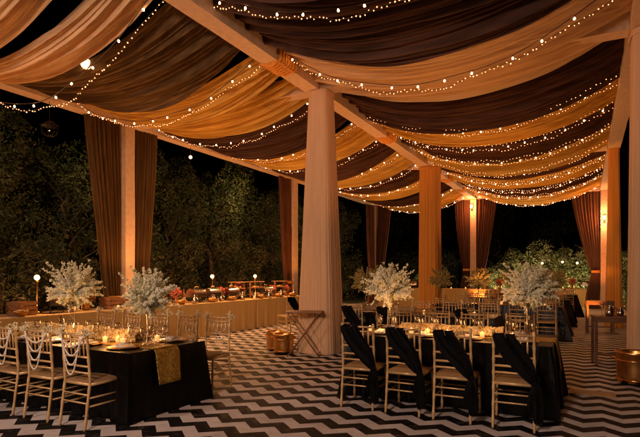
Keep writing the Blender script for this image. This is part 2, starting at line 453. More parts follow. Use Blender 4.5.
# ------------------------------------------------------------------ string lights
def bulb_maker():
    b0 = MB(); b0.tube([(0, 0, 0), (0, 0, -.035), (0, 0, -.055)], [.006, .014, .015], 8)
    g0 = MB(); g0.lathe([(.010, -.052), (.020, -.066), (.030, -.088), (.031, -.105), (.022, -.124), (.0006, -.133)], (0, 0, 0), 10)
    return b0, g0
_s, _g = bulb_maker()
def mesh_of(mb_, name, m_):
    me = bpy.data.meshes.new(name); me.from_pydata(mb_.v, [], mb_.f); me.polygons.foreach_set('use_smooth', [True] * len(me.polygons)); me.materials.append(m_); return me
ME_sock = mesh_of(_s, 'bulb_socket', M['cord']); ME_bulb = mesh_of(_g, 'bulb_glass', M['bulb'])
_m = MB(); _m.ball((0, 0, 0), .012, 6, 4); ME_mini = mesh_of(_m, 'fairy_bulb', M['mini'])
def child(name, me, parent, loc, s_=1):
    o = bpy.data.objects.new(name, me); col.objects.link(o); o.parent = parent; o.location = loc; o.scale = (s_,) * 3
    return o
def string_lights(x0, x1, y, sag, n_, label, scale=1, z0=5.20, shift=0, ph=0):
    L = x1 - x0; rg = random.Random(int(y * 100 + x0))
    def P_(t):
        return Vector((L * t, shift * (t - .5) + .03 * math.sin(t * 9 + y), z0 - sag * (1 - (2 * t - 1) ** 2) + .012 * math.sin(t * 23 + y)))
    c = MB(); pts = []
    c.tube([P_(i / 70) for i in range(71)], .006, 5)
    o = c.build('string_lights', M['cord'], None, True, (x0, y, 0))
    tag(o, label, 'string lights', 'strings of warm bulbs')
    for i in range(n_):
        t = (i + .5 + rg.uniform(-.15, .15)) / n_
        q = P_(t); b_ = child('bulb', ME_bulb, o, q, scale); b_.rotation_euler = (rg.uniform(-.3, .3), rg.uniform(-.3, .3), 0)
        s2 = bpy.data.objects.new('socket', ME_sock); col.objects.link(s2); s2.parent = b_
    return o
def fairy_lights(x0, x1, y, sag, n_, label, scale=1, z0=5.14, shift=0):
    L = x1 - x0; rg = random.Random(int(y * 77 + x0))
    def P_(t):
        return Vector((L * t, shift * (t - .5) + .05 * math.sin(t * 12 + y * 3), z0 - sag * (1 - (2 * t - 1) ** 2) + .025 * math.sin(t * 31 + y)))
    c = MB(); c.tube([P_(i / 90) for i in range(91)], .0035, 4)
    o = c.build('fairy_lights', M['cord'], None, True, (x0, y, 0))
    tag(o, label, 'fairy lights', 'strands of tiny fairy lights')
    for i in range(n_):
        q = P_((i + .5 + rg.uniform(-.2, .2)) / n_)
        child('fairy_bulb', ME_mini, o, q + Vector((0, 0, rg.uniform(-.03, .01))), scale * rg.uniform(.8, 1.2))
    return o
ry = [(4.6, .55), (5.15, .66), (7.05, .95), (10.85, .66), (12.45, .68), (14.2, .66), (15.95, .68), (17.7, .66), (19.4, .68), (21.1, .66), (23.5, .66)]
for i, (y, s_) in enumerate(ry):
    far = max(1, y / 11)
    string_lights(XM + .16, XR - .16, y, s_, 12 if y < 10 else 13, '%s bulb string across the right bay, counted from the camera' % ORD[i], .44 * far ** .5)
    fairy_lights(XM + .16, XR - .16, y + .12, s_ - .02, 92 if y < 12 else 70, '%s fairy light strand across the right bay, counted from the camera' % ORD[i], .72 * far ** .6)
    if y > 10:
        fairy_lights(XM + .16, XR - .16, y - .32, s_ - .03, 60, '%s extra fairy strand hanging inside the right bay, counted from the camera' % ORD[i - 3], .72 * far ** .6)
ly = [(4.45, 1.2), (6.7, .84), (8.95, .72), (10.85, .68), (12.5, .68), (14.2, .66), (15.95, .66), (17.7, .66), (21.1, .66), (23.5, .66)]
for i, (y, s_) in enumerate(ly):
    far = max(1, y / 11)
    string_lights(XL + .16, XM - .16, y, s_, 11 if y < 10 else 12, '%s bulb string across the left bay, counted from the camera' % ORD[i], .44 * far ** .5, shift=.3 if i < 2 else 0)
    fairy_lights(XL + .16, XM - .16, y + .14, s_ - .02, 88 if y < 12 else 66, '%s fairy light strand across the left bay, counted from the camera' % ORD[i], .72 * far ** .6, shift=.3 if i < 2 else 0)

# ------------------------------------------------------------------ chairs
def chair_maker():
    t = empty('banquet_chair'); tag(t, 'chair', 'chair')
    W2, D2 = .185, .19   # chair faces +Y; back at -Y
    def turned(p0, p1, r, n_=14):
        p0, p1 = Vector(p0), Vector(p1); pts, rr = [], []
        for i in range(n_ * 3 + 1):
            f = i / (n_ * 3); pts.append(p0.lerp(p1, f)); rr.append(r * (1.25 if i % 6 == 3 else .95 if i % 6 in (0, 1, 5) else 1.05))
        return pts, rr
    for sx_ in (-1, 1):
        m_ = MB(); p_, r2 = turned((sx_ * W2, -D2 - .06, 0), (sx_ * (W2 - .0), -D2, .46), .0135, 6)
        p2, r3 = turned((sx_ * W2, -D2, .46), (sx_ * (W2 - .004), -D2 - .035, .925), .0135, 7)
        m_.tube(p_ + p2[1:], r2 + r3[1:], 8); m_.ball((sx_ * (W2 - .004), -D2 - .035, .932), .016)
        m_.build('leg', M['chair'], t)
        m_ = MB(); p_, r2 = turned((sx_ * (W2 + .02), D2 + .03, 0), (sx_ * (W2 + .01), D2, .43), .0135, 6)
        m_.tube(p_, r2, 8); m_.build('leg', M['chair'], t)
    m_ = MB()
    yb = lambda z: -D2 - .035 * (z - .46) / .465
    for z, r in ((.905, .012), (.855, .010), (.69, .011), (.60, .011), (.535, .010)):
        m_.tube([(-W2, yb(z), z), (W2, yb(z), z)], r, 8)
    m_.build('back_rail', M['chair'], t)
    for i in range(5):
        x = -W2 + (i + 1) * 2 * W2 / 6
        m_ = MB(); m_.tube([(x, yb(.69), .69), (x, yb(.77), .77), (x, yb(.905), .905)], [.0075, .0095, .0075], 6); m_.build('spindle', M['chair'], t)
    m_ = MB()
    # seat frame
    m_.tube([(-W2, -D2, .43), (W2, -D2, .43), ], .018, 8); m_.tube([(-W2 - .01, D2, .43), (W2 + .01, D2, .43)], .018, 8)
    for sx_ in (-1, 1): m_.tube([(sx_ * W2, -D2, .43), (sx_ * (W2 + .01), D2, .43)], .018, 8)
    for z in (.30, .22):
        for sx_ in (-1, 1):
            m_.tube([(sx_ * W2, -D2 - .06 * (1 - z / .46), z), (sx_ * (W2 + .015), D2 + .03 * (1 - z / .43), z)], .009, 6)
    for z in (.33, .25): m_.tube([(-W2, -D2 - .06 * (1 - z / .46), z), (W2, -D2 - .06 * (1 - z / .46), z)], .009, 6)
    m_.tube([(-W2 - .01, D2 + .01, .28), (W2 + .01, D2 + .01, .28)], .009, 6)
    m_.build('seat_frame', M['chair'], t)
    m_ = MB()
    def fn(u, v):
        a, b_ = 2 * u - 1, 2 * v - 1
        h = (1 - a ** 6) * (1 - b_ ** 6)
        return (a * (W2 + .014), b_ * (D2 + .014), .447 + .016 * h ** .5)
    m_.grid(fn, 16, 16); m_.box((0, 0, .441), (2 * W2 + .02, 2 * D2 + .02, .012))
    m_.build('seat', M['cushion'], t)
    return t
CH = Proto(chair_maker)
chairs = []
def chair(x, y, rz, label, group, z=.01):
    return CH.place((x, y, z), rz, label, group)

# pearl garland over the chair backs, local frame of a chair
def garland_maker():
    t = empty('pearl_garland'); tag(t, 'g', 'garland')
    for k, sg in enumerate((.10, .19, .28, .37)):
        m_ = MB(); pts = []
        w = .17 - .012 * k
        N = 40
        for i in range(N + 1):
            u = 2 * i / N - 1; pts.append((u * w, -.255 - .004 * k, .895 - sg * (1 - abs(u) ** 2.2)))
        m_.tube(pts, .0035, 4)
        for q in pts: m_.ball(q, .0075, 6, 4)
        m_.build('bead_strand', M['pearl'], t)
    for sx_ in (-1, 1):
        m_ = MB(); rg = random.Random(4 + sx_)
        for i in range(46):
            d = Vector((rg.gauss(0, 1), rg.gauss(0, 1), rg.gauss(0, .9))).normalized() * rg.uniform(.015, .065)
            petal(m_, Vector((sx_ * .18, -.235, .935)) + d, .014, rg)
        m_.build('flower_sprig', M['blossom'], t)
    return t
def petal(m_, c, s_, rg):
    """two crossed little quads: one blossom or leaf"""
    d = Vector((rg.gauss(0, 1), rg.gauss(0, 1), rg.gauss(0, 1)))
    if d.length < .01: d = Vector((0, 0, 1))
    d.normalize(); a = d.orthogonal().normalized(); a.rotate(Matrix.Rotation(rg.uniform(0, 6.28), 3, d)); b_ = d.cross(a)
    c = Vector(c)
    m_.add([c + a * s_, c + b_ * s_ * .7 + d * s_ * .3, c - a * s_, c - b_ * s_ * .7 + d * s_ * .3], [(0, 1, 2, 3)])
    m_.add([c + d * s_, c + a * s_ * .6, c - d * s_ * .6, c - a * s_ * .6], [(0, 1, 2, 3)])
def leaf(m_, c, s_, rg, flat=0):
    d = Vector((rg.gauss(0, 1), rg.gauss(0, 1), rg.gauss(0, 1) + flat)).normalized(); a = d.orthogonal().normalized()
    a.rotate(Matrix.Rotation(rg.uniform(0, 6.28), 3, d)); b_ = d.cross(a); c = Vector(c)
    m_.add([c - a * s_, c + b_ * s_ * .42 + d * s_ * .1, c + a * s_, c - b_ * s_ * .42 + d * s_ * .1], [(0, 1, 2, 3)])
GA = Proto(garland_maker)

# black sash tied diagonally over a chair back (left shoulder down to the right hip, seen from behind)
def sash_maker(sd=0):
    t = empty('chair_sash'); tag(t, 's', 'sash')
    def strip(name, pts, widths, folds, nrm_off=0, seed=1):
        m_ = MB(); P = [Vector(q) for q in pts]
        def cr(u):
            k = u * (len(P) - 1); i = min(int(k), len(P) - 2); f = k - i
            p0, p1, p2, p3 = P[max(i - 1, 0)], P[i], P[i + 1], P[min(i + 2, len(P) - 1)]
            return .5 * ((2 * p1) + (p2 - p0) * f + (2 * p0 - 5 * p1 + 4 * p2 - p3) * f * f + (3 * p1 - p0 - 3 * p2 + p3) * f ** 3)
        def wd(u):
            k = u * (len(widths) - 1); i = min(int(k), len(widths) - 2); f = k - i; return widths[i] * (1 - f) + widths[i + 1] * f
        def fn(u, v):
            c = cr(u); d = (cr(min(1, u + .02)) - cr(max(0, u - .02))).normalized()
            s_ = d.cross(Vector((0, -1, 0)))
            if s_.length < .2: s_ = Vector((1, 0, 0))
            s_.normalize(); nn = Vector((0, -1, 0))
            w = wd(u)
            return c + s_ * w * (v - .5) + nn * (.0065 * math.sin((v + .05 * math.sin(u * 4 + seed + sd)) * folds * 2 * PI + seed + sd * 2.1 + u * (2 + sd)) * (.7 + .5 * math.sin(v * 6 + sd + seed)) + .008 * math.sin(v * 3 + u * 5) + nrm_off)
        m_.grid(fn, 30, 30)
        o = m_.build(name, M['black_sash'], t)
        so = o.modifiers.new('thick', 'SOLIDIFY'); so.thickness = .004
        return o
    a = .006 * math.sin(sd)
    strip('outer_band', [(-.135, -.17, .80), (-.137, -.195, .89), (-.135, -.238, .918), (-.125, -.262, .87), (-.06 + a, -.266, .755), (.05, -.266, .63), (.145, -.262, .52), (.195, -.245, .455)], [.09, .10, .105, .12, .135, .13, .10, .05], 1.6, 0, 1)
    strip('inner_band', [(-.025, -.17, .80), (-.027, -.195, .89), (-.03, -.240, .916), (-.02, -.257, .875), (.04 - a, -.260, .785), (.12, -.260, .66), (.172, -.256, .54), (.20, -.245, .455)], [.07, .08, .085, .085, .095, .09, .07, .045], 1.2, 0, 3)
    strip('tail', [(.198, -.250, .47), (.215, -.272, .40), (.222, -.28, .27), (.218, -.285, .16), (.225, -.28, .10)], [.045, .075, .095, .10, .07], 1.6, 0, 5)
    strip('second_tail', [(.19, -.245, .46), (.175, -.268, .38), (.165, -.272, .28), (.17, -.268, .20)], [.04, .065, .085, .08], 1.3, 0, 7)
    m_ = MB(); m_.ball((.198, -.248, .46), .027, 12, 8, 1.25); m_.build('knot', M['black_sash'], t)
    return t
class Cyc:
    def __init__(s, ps): s.p = ps; s.i = 0
    def place(s, *a, **k):
        s.i += 1; return s.p[s.i % len(s.p)].place(*a, **k)
SA = Cyc([Proto(lambda k=k: sash_maker(k * 1.7)) for k in range(4)])

# ------------------------------------------------------------------ tables
def table(x0, x1, y0, y1, h, tlabel, clabel, seed, flare=.12, runner=None):
    cx, cy = (x0 + x1) / 2, (y0 + y1) / 2; W, D = x1 - x0, y1 - y0
    t = empty('banquet_table', (cx, cy, 0)); tag(t, tlabel, 'table', 'banquet tables under black cloths')
    m_ = MB(); m_.box((0, 0, h - .02), (W - .02, D - .02, .03)); m_.build('tabletop', M['wood'], t, False)
    for sx_ in (-1, 1):
        for sy in (-1, 1):
            m_ = MB(); m_.tube([(sx_ * (W / 2 - .1), sy * (D / 2 - .1), .008), (sx_ * (W / 2 - .1), sy * (D / 2 - .1), h - .036)], .02, 8); m_.build('leg', M['darkmetal'], t)
    rg = random.Random(seed)
    # cloth: perimeter loop with folds that deepen to the hem
    per = []
    rr = .03
    def loop(z, f):
        """f = 0 at the table edge, 1 at the hem"""
        pts = []; total = 2 * (W + D); N = int(total * 46)
        for i in range(N):
            s_ = i / N * total
            if s_ < W: p_ = Vector((-W / 2 + s_, -D / 2, 0)); nrm = Vector((0, -1, 0)); c = min(s_, W - s_)
            elif s_ < W + D: q = s_ - W; p_ = Vector((W / 2, -D / 2 + q, 0)); nrm = Vector((1, 0, 0)); c = min(q, D - q)
            elif s_ < 2 * W + D: q = s_ - W - D; p_ = Vector((W / 2 - q, D / 2, 0)); nrm = Vector((0, 1, 0)); c = min(q, W - q)
            else: q = s_ - 2 * W - D; p_ = Vector((-W / 2, D / 2 - q, 0)); nrm = Vector((-1, 0, 0)); c = min(q, D - q)
            k = math.exp(-c / .13)
            rad_ = Vector((math.copysign(1, p_.x), math.copysign(1, p_.y), 0)).normalized()
            nn = (nrm * (1 - k) + rad_ * k)
            fold = .5 * math.sin(s_ * 24 + seed + 1.5 * math.sin(s_ * 3.1)) + .35 * math.sin(s_ * 41 + 2 * math.sin(s_ * 2.2)) + .4 * math.sin(s_ * 9 + seed)
            out = f * (flare * .35 + flare * 1.1 * k) + f ** .8 * .055 * fold * (.7 + .6 * math.sin(s_ * 1.7 + seed)) + .006
            pts.append((p_.x + nn.x * out + nrm.y * f * .02 * math.sin(s_ * 13 + seed), p_.y + nn.y * out, z))
        return pts
    rows = []
    K = 14
    rows.append(loop(h + .004, 0))
    for j in range(1, K + 1):
        f = j / K; rows.append(loop((h + .001) * (1 - f) + .016 * f, f))
    m_ = MB(); N = len(rows[0]); vs = [q for r in rows for q in r]
    fs = [(j * N + i, j * N + (i + 1) % N, (j + 1) * N + (i + 1) % N, (j + 1) * N + i) for j in range(K) for i in range(N)]
    m_.add(vs, fs)
    m_.add(rows[0], [tuple(range(N))])
    o = m_.build('tablecloth', M['black_satin'], None, True, (cx, cy, 0)); autosmooth(o, 60)
    tag(o, clabel, 'tablecloth', 'black tablecloths')
    return t

def runner(x, y, w, h, drop, length, label, flare=.05):
    """lies along the table (X) and falls over its +X end"""
    m_ = MB()
    def fn(u, v):
        s_ = u * (length + drop); yy_ = (v - .5) * w
        if s_ < length: return (s_ - length, yy_, h + .010 + .002 * math.sin(s_ * 20))
        d = s_ - length
        return (.014 + .006 * math.sin(v * 9 + d * 6) + d * .12 * 1.0 + .012 * min(1, d / .05), yy_ * (1 + .04 * math.sin(d * 12)), h + .010 - d)
    m_.grid(fn, 60, 20)
    o = m_.build('table_runner', M['sequin'], None, True, (x, y, 0))
    so = o.modifiers.new('thick', 'SOLIDIFY'); so.thickness = .004
    return tag(o, label, 'table runner', 'gold sequin runners')

# ---- small tableware
def plate_maker():
    t = empty('place_setting'); tag(t, 'p', 'plate')
    m_ = MB(); m_.lathe([(.0005, .006), (.10, .006), (.125, .012), (.165, .018), (.167, .014), (.12, .003), (.0005, .001)], (0, 0, 0), 32); m_.build('charger', M['brass'], t)
    m_ = MB(); m_.lathe([(.0005, .016), (.075, .016), (.12, .026), (.122, .023), (.075, .011), (.0005, .011)], (0, 0, 0), 32); m_.build('dinner_plate', M['white'], t)
    return t
def glass_maker():
    m_ = MB(); m_.lathe([(.0005, .002), (.034, .003), (.030, .006), (.006, .012), (.005, .09), (.012, .10), (.030, .118), (.037, .145), (.035, .18), (.030, .205), (.0285, .205), (.0335, .18), (.0355, .145), (.028, .119), (.0005, .105)], (0, 0, 0), 16)
    return tag(m_.build('wine_glass', M['glass']), 'w', 'glass')
def candle_maker():
    t = empty('candle_holder'); tag(t, 'c', 'candle')
    m_ = MB(); m_.lathe([(.0005, .002), (.030, .003), (.034, .05), (.036, .085), (.034, .085), (.031, .05), (.027, .006), (.0005, .006)], (0, 0, 0), 16); m_.build('glass_cup', M['candleglass'], t)
    m_ = MB(); m_.lathe([(.0005, .008), (.024, .008), (.024, .045), (.0005, .046)], (0, 0, 0), 12); m_.build('wax', M['wax'], t)
    m_ = MB(); m_.lathe([(.0005, .048), (.008, .060), (.007, .075), (.0005, .102)], (0, 0, 0), 8); m_.build('flame', M['flame'], t)
    return t
def napkin_maker():
    m_ = MB()
    def fn(u, v):
        a = (v - .5) * 2; w = .05 * (1 - u * .35)
        return (a * w, -.06 + u * .13 + .004 * math.sin(a * 9), .017 + .02 * math.sin(u * 2.6) + .006 * math.cos(a * 6))
    m_.grid(fn, 10, 16); o = m_.build('napkin', M['napkin']); so = o.modifiers.new('t', 'SOLIDIFY'); so.thickness = .003
    return tag(o, 'n', 'napkin')
PL, GL, CA, NA = Proto(plate_maker), Proto(glass_maker), Proto(candle_maker), Proto(napkin_maker)

def flower_maker(seed, bl='blossom', r=.36, vase_h=.42, dens=1.0):
    def mk():
        t = empty('flower_arrangement'); tag(t, 'f', 'flowers')
        rg = random.Random(seed)
        m_ = MB(); m_.lathe([(.0005, .002), (.075, .003), (.075, .012), (.022, .03), (.018, vase_h * .55), (.024, vase_h * .8), (.05, vase_h), (.046, vase_h), (.018, vase_h * .8)], (0, 0, 0), 20)
        m_.build('vase', M['glass'], t)
        c0 = Vector((0, 0, vase_h + .18)); bm_, st = MB(), MB()
        # core
        for i in range(int(135 * dens)):
            d = Vector((rg.gauss(0, 1), rg.gauss(0, 1), rg.gauss(.15, .85))).normalized()
            L = r * rg.uniform(.6, 1.0) * (1.3 if rg.random() < .25 else 1)
            if d.z < -.25: L *= .85
            base = Vector((0, 0, vase_h * .9)); tip = c0 + d * L + Vector((0, 0, -.10 * (1 - abs(d.z)) * rg.random()))
            mid = c0.lerp(tip, .45) + Vector((rg.gauss(0, .02), rg.gauss(0, .02), .02))
            pts = []
            for k in range(9):
                f = k / 8; q = base * (1 - f) ** 2 + mid * 2 * f * (1 - f) + tip * f * f; pts.append(q)
            st.tube(pts, .0014, 3, False)
            for k in range(44):
                f = 1 - (rg.random() ** 1.0) * .72
                q = base * (1 - f) ** 2 + mid * 2 * f * (1 - f) + tip * f * f
                q += Vector((rg.gauss(0, 1), rg.gauss(0, 1), rg.gauss(0, 1))) * .017 * (1.3 - f)
                petal(bm_, q, rg.uniform(.011, .020), rg)
            if i % 4 == 0:
                for k in range(2): leaf(st, c0.lerp(tip, rg.uniform(.3, .95)) + Vector((rg.gauss(0, .02), rg.gauss(0, .02), rg.gauss(0, .02))), .03, rg)
        bm_.build('blossoms', M[bl], t, False); st.build('stems', M['stem'], t)
        return t
    return mk
FW = Proto(flower_maker(5)); FY = Proto(flower_maker(8, 'lit_yblossom', .34))

def table_garland(x0, x1, y, z, label, w=.11):
    m_ = MB(); rg = random.Random(int(x0 * 100))
    for i in range(int((x1 - x0) * 3600)):
        x = rg.uniform(0, x1 - x0); a = rg.uniform(0, PI); rr = w * (.75 + .3 * rg.random()) * (1 + .25 * noise.noise(Vector((x * 9, a * 2, 0))))
        petal(m_, (x, math.cos(a) * rr + .02 * math.sin(x * 6), .012 + abs(math.sin(a)) * rr * .95), rg.uniform(.010, .018), rg)
    return tag(m_.build('table_garland', M['garland'], None, False, (x0, y, z)), label, 'garland', 'cream flower garlands')

# ---- left banquet table
HL = .70
table(-7.2, -4.02, 3.50, 4.62, HL, 'long left banquet table under a black cloth with gold runner end', 'black satin cloth on the left table with gold runner over its end', 11, .07)
runner(-4.02, 3.99, .34, HL, .38, 2.9, 'gold sequin runner hanging over the end of the left table')
gl = 'gold chairs along the near side of the left table'
for i, x in enumerate((-4.37, -4.95, -5.50, -6.05)):
    chair(x, 3.37, R((0, 2, -2, 1)[i]), 'gold chair with pearl strands, %s from right on left table near side' % ORD[i], gl)
    GA.place((x, 3.37, .01), R((0, 2, -2, 1)[i]), 'draped pearl strands on the %s chair from the right, left table' % ORD[i], 'pearl garlands on chair backs')
gl = 'gold chairs along the far side of the left table'
for i, x in enumerate((-4.33, -4.90, -5.45, -6.0, -6.55)):
    chair(x, 5.05, PI + R((6, -3, 2, 0, 3)[i]), 'gold spindle chair behind the left table, %s from the right' % ORD[i], gl)
    GA.place((x, 5.05, .01), PI + R((6, -3, 2, 0, 3)[i]), 'pearl strands on the %s chair from the right behind the left table' % ORD[i], 'pearl garlands on chair backs')
def setting(x, y, z, i, where, back):
    PL.place((x, y, z), 0, 'charger and plate, %s from right end, %s' % (ORD[i], where), 'place settings')
    NA.place((x, y, z + .012), R(rnd.uniform(-20, 20)), 'folded pale napkin, %s from right end, %s' % (ORD[i], where), 'napkins')
    for k, dx in enumerate((-.11, .10)):
        GL.place((x + dx + rnd.uniform(-.015, .015), y + back * .20, z), rnd.uniform(0, 6), 'clear stem glass, %s of two, %s place from right, %s' % (('left', 'right')[k], ORD[i], where), 'stem glasses')
for i, x in enumerate((-4.37, -4.95, -5.50, -6.05)):
    setting(x, 3.72, HL + .006, i, 'left table near side', 1)
for i, x in enumerate((-4.33, -4.90, -5.45, -6.0)):
    setting(x, 4.40, HL + .006, i, 'left table far side', -1)
table_garland(-6.7, -4.55, 4.12, HL + .014, 'thick cream blossom garland along the left table centre', .12)
FW.place((-4.27, 3.98, HL + .018), 0, 'white blossom ball in tall glass vase above the gold runner', 'tall white flower arrangements', .93)
FW.place((-5.82, 4.16, HL + .018), 2.0, 'white blossom ball at far left in front of the hedge lamp', 'tall white flower arrangements', 1.03)
cx_ = [(-4.90, 3.92), (-4.78, 4.0), (-4.58, 3.90), (-5.35, 3.95), (-4.45, 4.28), (-5.95, 3.92), (-5.15, 4.32), (-5.6, 3.93), (-5.7, 4.36)]
for i, (x, y) in enumerate(cx_):
    CA.place((x, y, HL + .008), 0, 'lit candle in a glass cup on the left table, %s of nine' % ORD[i], 'candles on the left table', .8)

# ---- right banquet table
HR = .75
table(-2.55, -.30, 5.62, 6.72, HR, 'right banquet table under a black cloth in the foreground', 'black satin cloth on the right foreground table', 21, .08)
runner(-.30, 6.2, .36, HR, .34, 2.2, 'gold sequin runner over the end of the right foreground table')
gl = 'black sashed chairs along the near side of the right table'
for i, x in enumerate((-2.24, -1.70, -1.19, -.61)):
    rz = R((3, -1, 1, 2)[i])
    chair(x, 5.30, rz, 'gold chair with black diagonal sash, %s from the left at the right table' % ORD[i], gl)
    SA.place((x, 5.30, .01), rz, 'black sash tied over the %s chair from the left at the right table' % ORD[i], 'black sashes on chairs')
gl = 'pale gold chairs along the far side of the right table'
for i, x in enumerate((-2.5, -1.95, -1.38, -.80)):
    chair(x, 7.12, PI + R((4, -5, 3, -4)[i]), 'pale gold chair behind the right foreground table, %s from the left' % ORD[i], gl)
for i, x in enumerate((-.60, -1.18, -1.70, -2.24)):
    setting(x, 5.86, HR + .006, i, 'right table near side', 1)
    setting(x - .1, 6.50, HR + .006, i, 'right table far side', -1)
table_garland(-2.1, -.85, 6.2, HR + .014, 'thick cream blossom garland along the right table centre', .09)
FW.place((-.58, 6.2, HR + .018), 1.0, 'white blossom ball in vase at the right end of the right table', 'tall white flower arrangements', .95)
FW.place((-2.25, 6.17, HR + .018), 4.0, 'white blossom ball in vase at the left end of the right table', 'tall white flower arrangements', .95)
for i, (x, y) in enumerate(((-1.05, 5.98), (-1.9, 5.98), (-1.45, 5.97), (-.72, 6.0), (-2.45, 5.98), (-1.25, 6.42), (-1.7, 6.0), (-1.95, 6.42))):
    CA.place((x, y, HR + .008), 0, 'lit candle in a glass cup on the right table, %s of eight' % ORD[i], 'candles on the right table', .8)

# ---- far tables
def far_table(x0, x1, y0, y1, nchairs, fl, word, seed, sashes=()):
    table(x0, x1, y0, y1, .75, 'banquet table under black cloth, the %s' % word, 'black cloth on the %s' % word, seed, .22)
    w = (x1 - x0) / nchairs
    for i in range(nchairs):
        x = x0 + (i + .5) * w
        chair(x, y0 - .33, R(rnd.uniform(-5, 5)), 'gold chair on near side of the %s, %s from left' % (word, ORD[i]), 'gold chairs around far tables')
        chair(x, y1 + .33, PI + R(rnd.uniform(-5, 5)), 'gold chair on far side of the %s, %s from left' % (word, ORD[i]), 'gold chairs around far tables')
        GL.place((x - .12, y0 + .3, .756), 0, 'stem glass on the %s, %s from left' % (word, ORD[i]), 'stem glasses')
        PL.place((x, y0 + .22, .756), 0, 'charger and plate on the %s, %s from left' % (word, ORD[i]), 'place settings')
        if i in sashes:
            SA.place((x, y0 - .33, .01), 0, 'black sash on the %s chair of the %s' % (ORD[i], word), 'black sashes on chairs')
    for j, x in enumerate(fl):
        FY.place((x, (y0 + y1) / 2, .76), rnd.uniform(0, 6), 'yellow lit flower ball on the %s, %s from left' % (word, ORD[j]), 'yellow lit flower arrangements', 1.0)
    for j in range(3):
        x = x0 + (j + .6) * (x1 - x0) / 3
        CA.place((x, (y0 + y1) / 2 - .2, .758), 0, 'candle on the %s, %s from left' % (word, ORD[j]), 'candles on far tables')
far_table(-4.05, -1.35, 8.75, 9.65, 4, (-3.85,), 'second row table', 31, (0, 1, 3))
far_table(-3.3, -.45, 12.4, 13.4, 5, (-3.3, -2.35, -.62), 'third row aisle table', 32)
far_table(-3.3, -.4, 15.8, 16.8, 5, (-2.0,), 'fourth row aisle table', 33)
far_table(-3.0, -.25, 19.6, 20.6, 5, (-1.0,), 'fifth row aisle table', 34)
# chair standing by the buffet, seen from the side
chair(-6.62, 10.75, R(65), 'dark draped chair standing between the buffet and the cream column', 'single chairs')
SA.place((-6.62, 10.75, .01), R(65), 'black sash with pale edge on the chair by the buffet', 'black sashes on chairs')

# ------------------------------------------------------------------ brass tubs and folding tables
def tub_maker():
    t = empty('brass_tub'); tag(t, 't', 'brass tub')
    m_ = MB(); m_.lathe([(.0005, .004), (.165, .005), (.178, .02), (.182, .10), (.186, .20), (.190, .335), (.199, .345), (.200, .362), (.194, .368), (.184, .362), (.178, .34), (.172, .05), (.0005, .04)], (0, 0, 0), 40); m_.build('bowl', M['brass'], t)
    for z in (.05, .27):
        m_ = MB(); m_.lathe([(.183, z - .012), (.194, z - .008), (.196, z), (.194, z + .008), (.184, z + .012)], (0, 0, 0), 40); m_.build('hoop', M['brass'], t)
    for s_ in (-1, 1):
        m_ = MB(); m_.tube([(s_ * .19, -.05, .30), (s_ * .225, -.045, .295), (s_ * .235, 0, .285), (s_ * .225, .045, .295), (s_ * .19, .05, .30)], .008, 8); m_.build('handle', M['brass'], t)
    return t
TB = Proto(tub_maker)
TB.place((-5.02, 7.98, .01), .3, 'brass tub nearest the folding table by the cream column', 'brass tubs')
TB.place((-5.38, 8.27, .01), 1.0, 'brass tub half hidden behind another left of the cream column', 'brass tubs')
TB.place((.60, 8.02, .01), 0, 'large brass tub at the foot of the right edge column', 'brass tubs', 1.18)

def fold_table(w, d, h, mt, label, loc, rz):
    t = empty('folding_table', loc, rz); tag(t, label, 'side table', 'small side tables')
    m_ = MB()
    for i in range(6): m_.box((0, -d / 2 + (i + .5) * d / 6, h - .011), (w, d / 6 - .008, .018))
    for s_ in (-1, 1): m_.box((s_ * (w / 2 - .05), 0, h - .032), (.03, d - .02, .022))
    m_.build('top', M[mt], t, False)
    for sy in (-1, 1):
        for s_ in (-1, 1):
            m_ = MB(); m_.tube([(-s_ * (w / 2 - .06), sy * (d / 2 - .03) + s_ * .012, h - .05), (s_ * (w / 2 - .04), sy * (d / 2 - .03) + s_ * .012, .012)], .012, 8)
            m_.build('leg', M[mt], t)
    for s_ in (-1, 1):
        m_ = MB(); m_.tube([(s_ * (w / 2 - .07), -d / 2 + .03, .06), (s_ * (w / 2 - .07), d / 2 - .03, .06)], .010, 8); m_.build('stretcher', M[mt], t)
    return t
M['midwood2'] = mat('tan_board', (.36, .22, .11), .7, 0, .2, 8, .2, 30)
M['midwood'] = mat('folding_wood', (.24, .11, .045), .5, 0, .35, 6, .2, 30, .5, 'Object', (1, 6, 6))
fold_table(.66, .42, .82, 'midwood', 'slatted wooden folding table in front of the tall cream column', (-4.50, 7.86, .008), R(22))
def post_table(w, d, h, label, loc, rz):
    t = empty('side_table', loc, rz); tag(t, label, 'side table', 'small side tables')
    m_ = MB(); m_.box((0, 0, h - .015), (w, d, .03)); m_.build('top', M['wood'], t, False)
    m_ = MB()
    for s_ in (-1, 1): m_.box((0, s_ * (d / 2 - .03), h - .065), (w - .10, .02, .07)); m_.box((s_ * (w / 2 - .03), 0, h - .065), (.02, d - .10, .07))
    m_.build('apron', M['wood'], t, False)
    for s_ in (-1, 1):
        for sy in (-1, 1):
            m_ = MB(); m_.box((s_ * (w / 2 - .03), sy * (d / 2 - .03), (h - .03) / 2), (.04, .04, h - .032)); m_.build('leg', M['wood'], t, False)
    m_ = MB(); m_.box((0, 0, .16), (w - .10, .03, .03)); m_.build('stretcher', M['wood'], t, False)
    return t
post_table(.62, .42, .80, 'dark wooden side table left of the right edge column', (.42, 9.55, .008), R(8))
post_table(.62, .42, .82, 'small dark table farther down the aisle before the slim amber column', (.33, 14.4, .008), R(5))
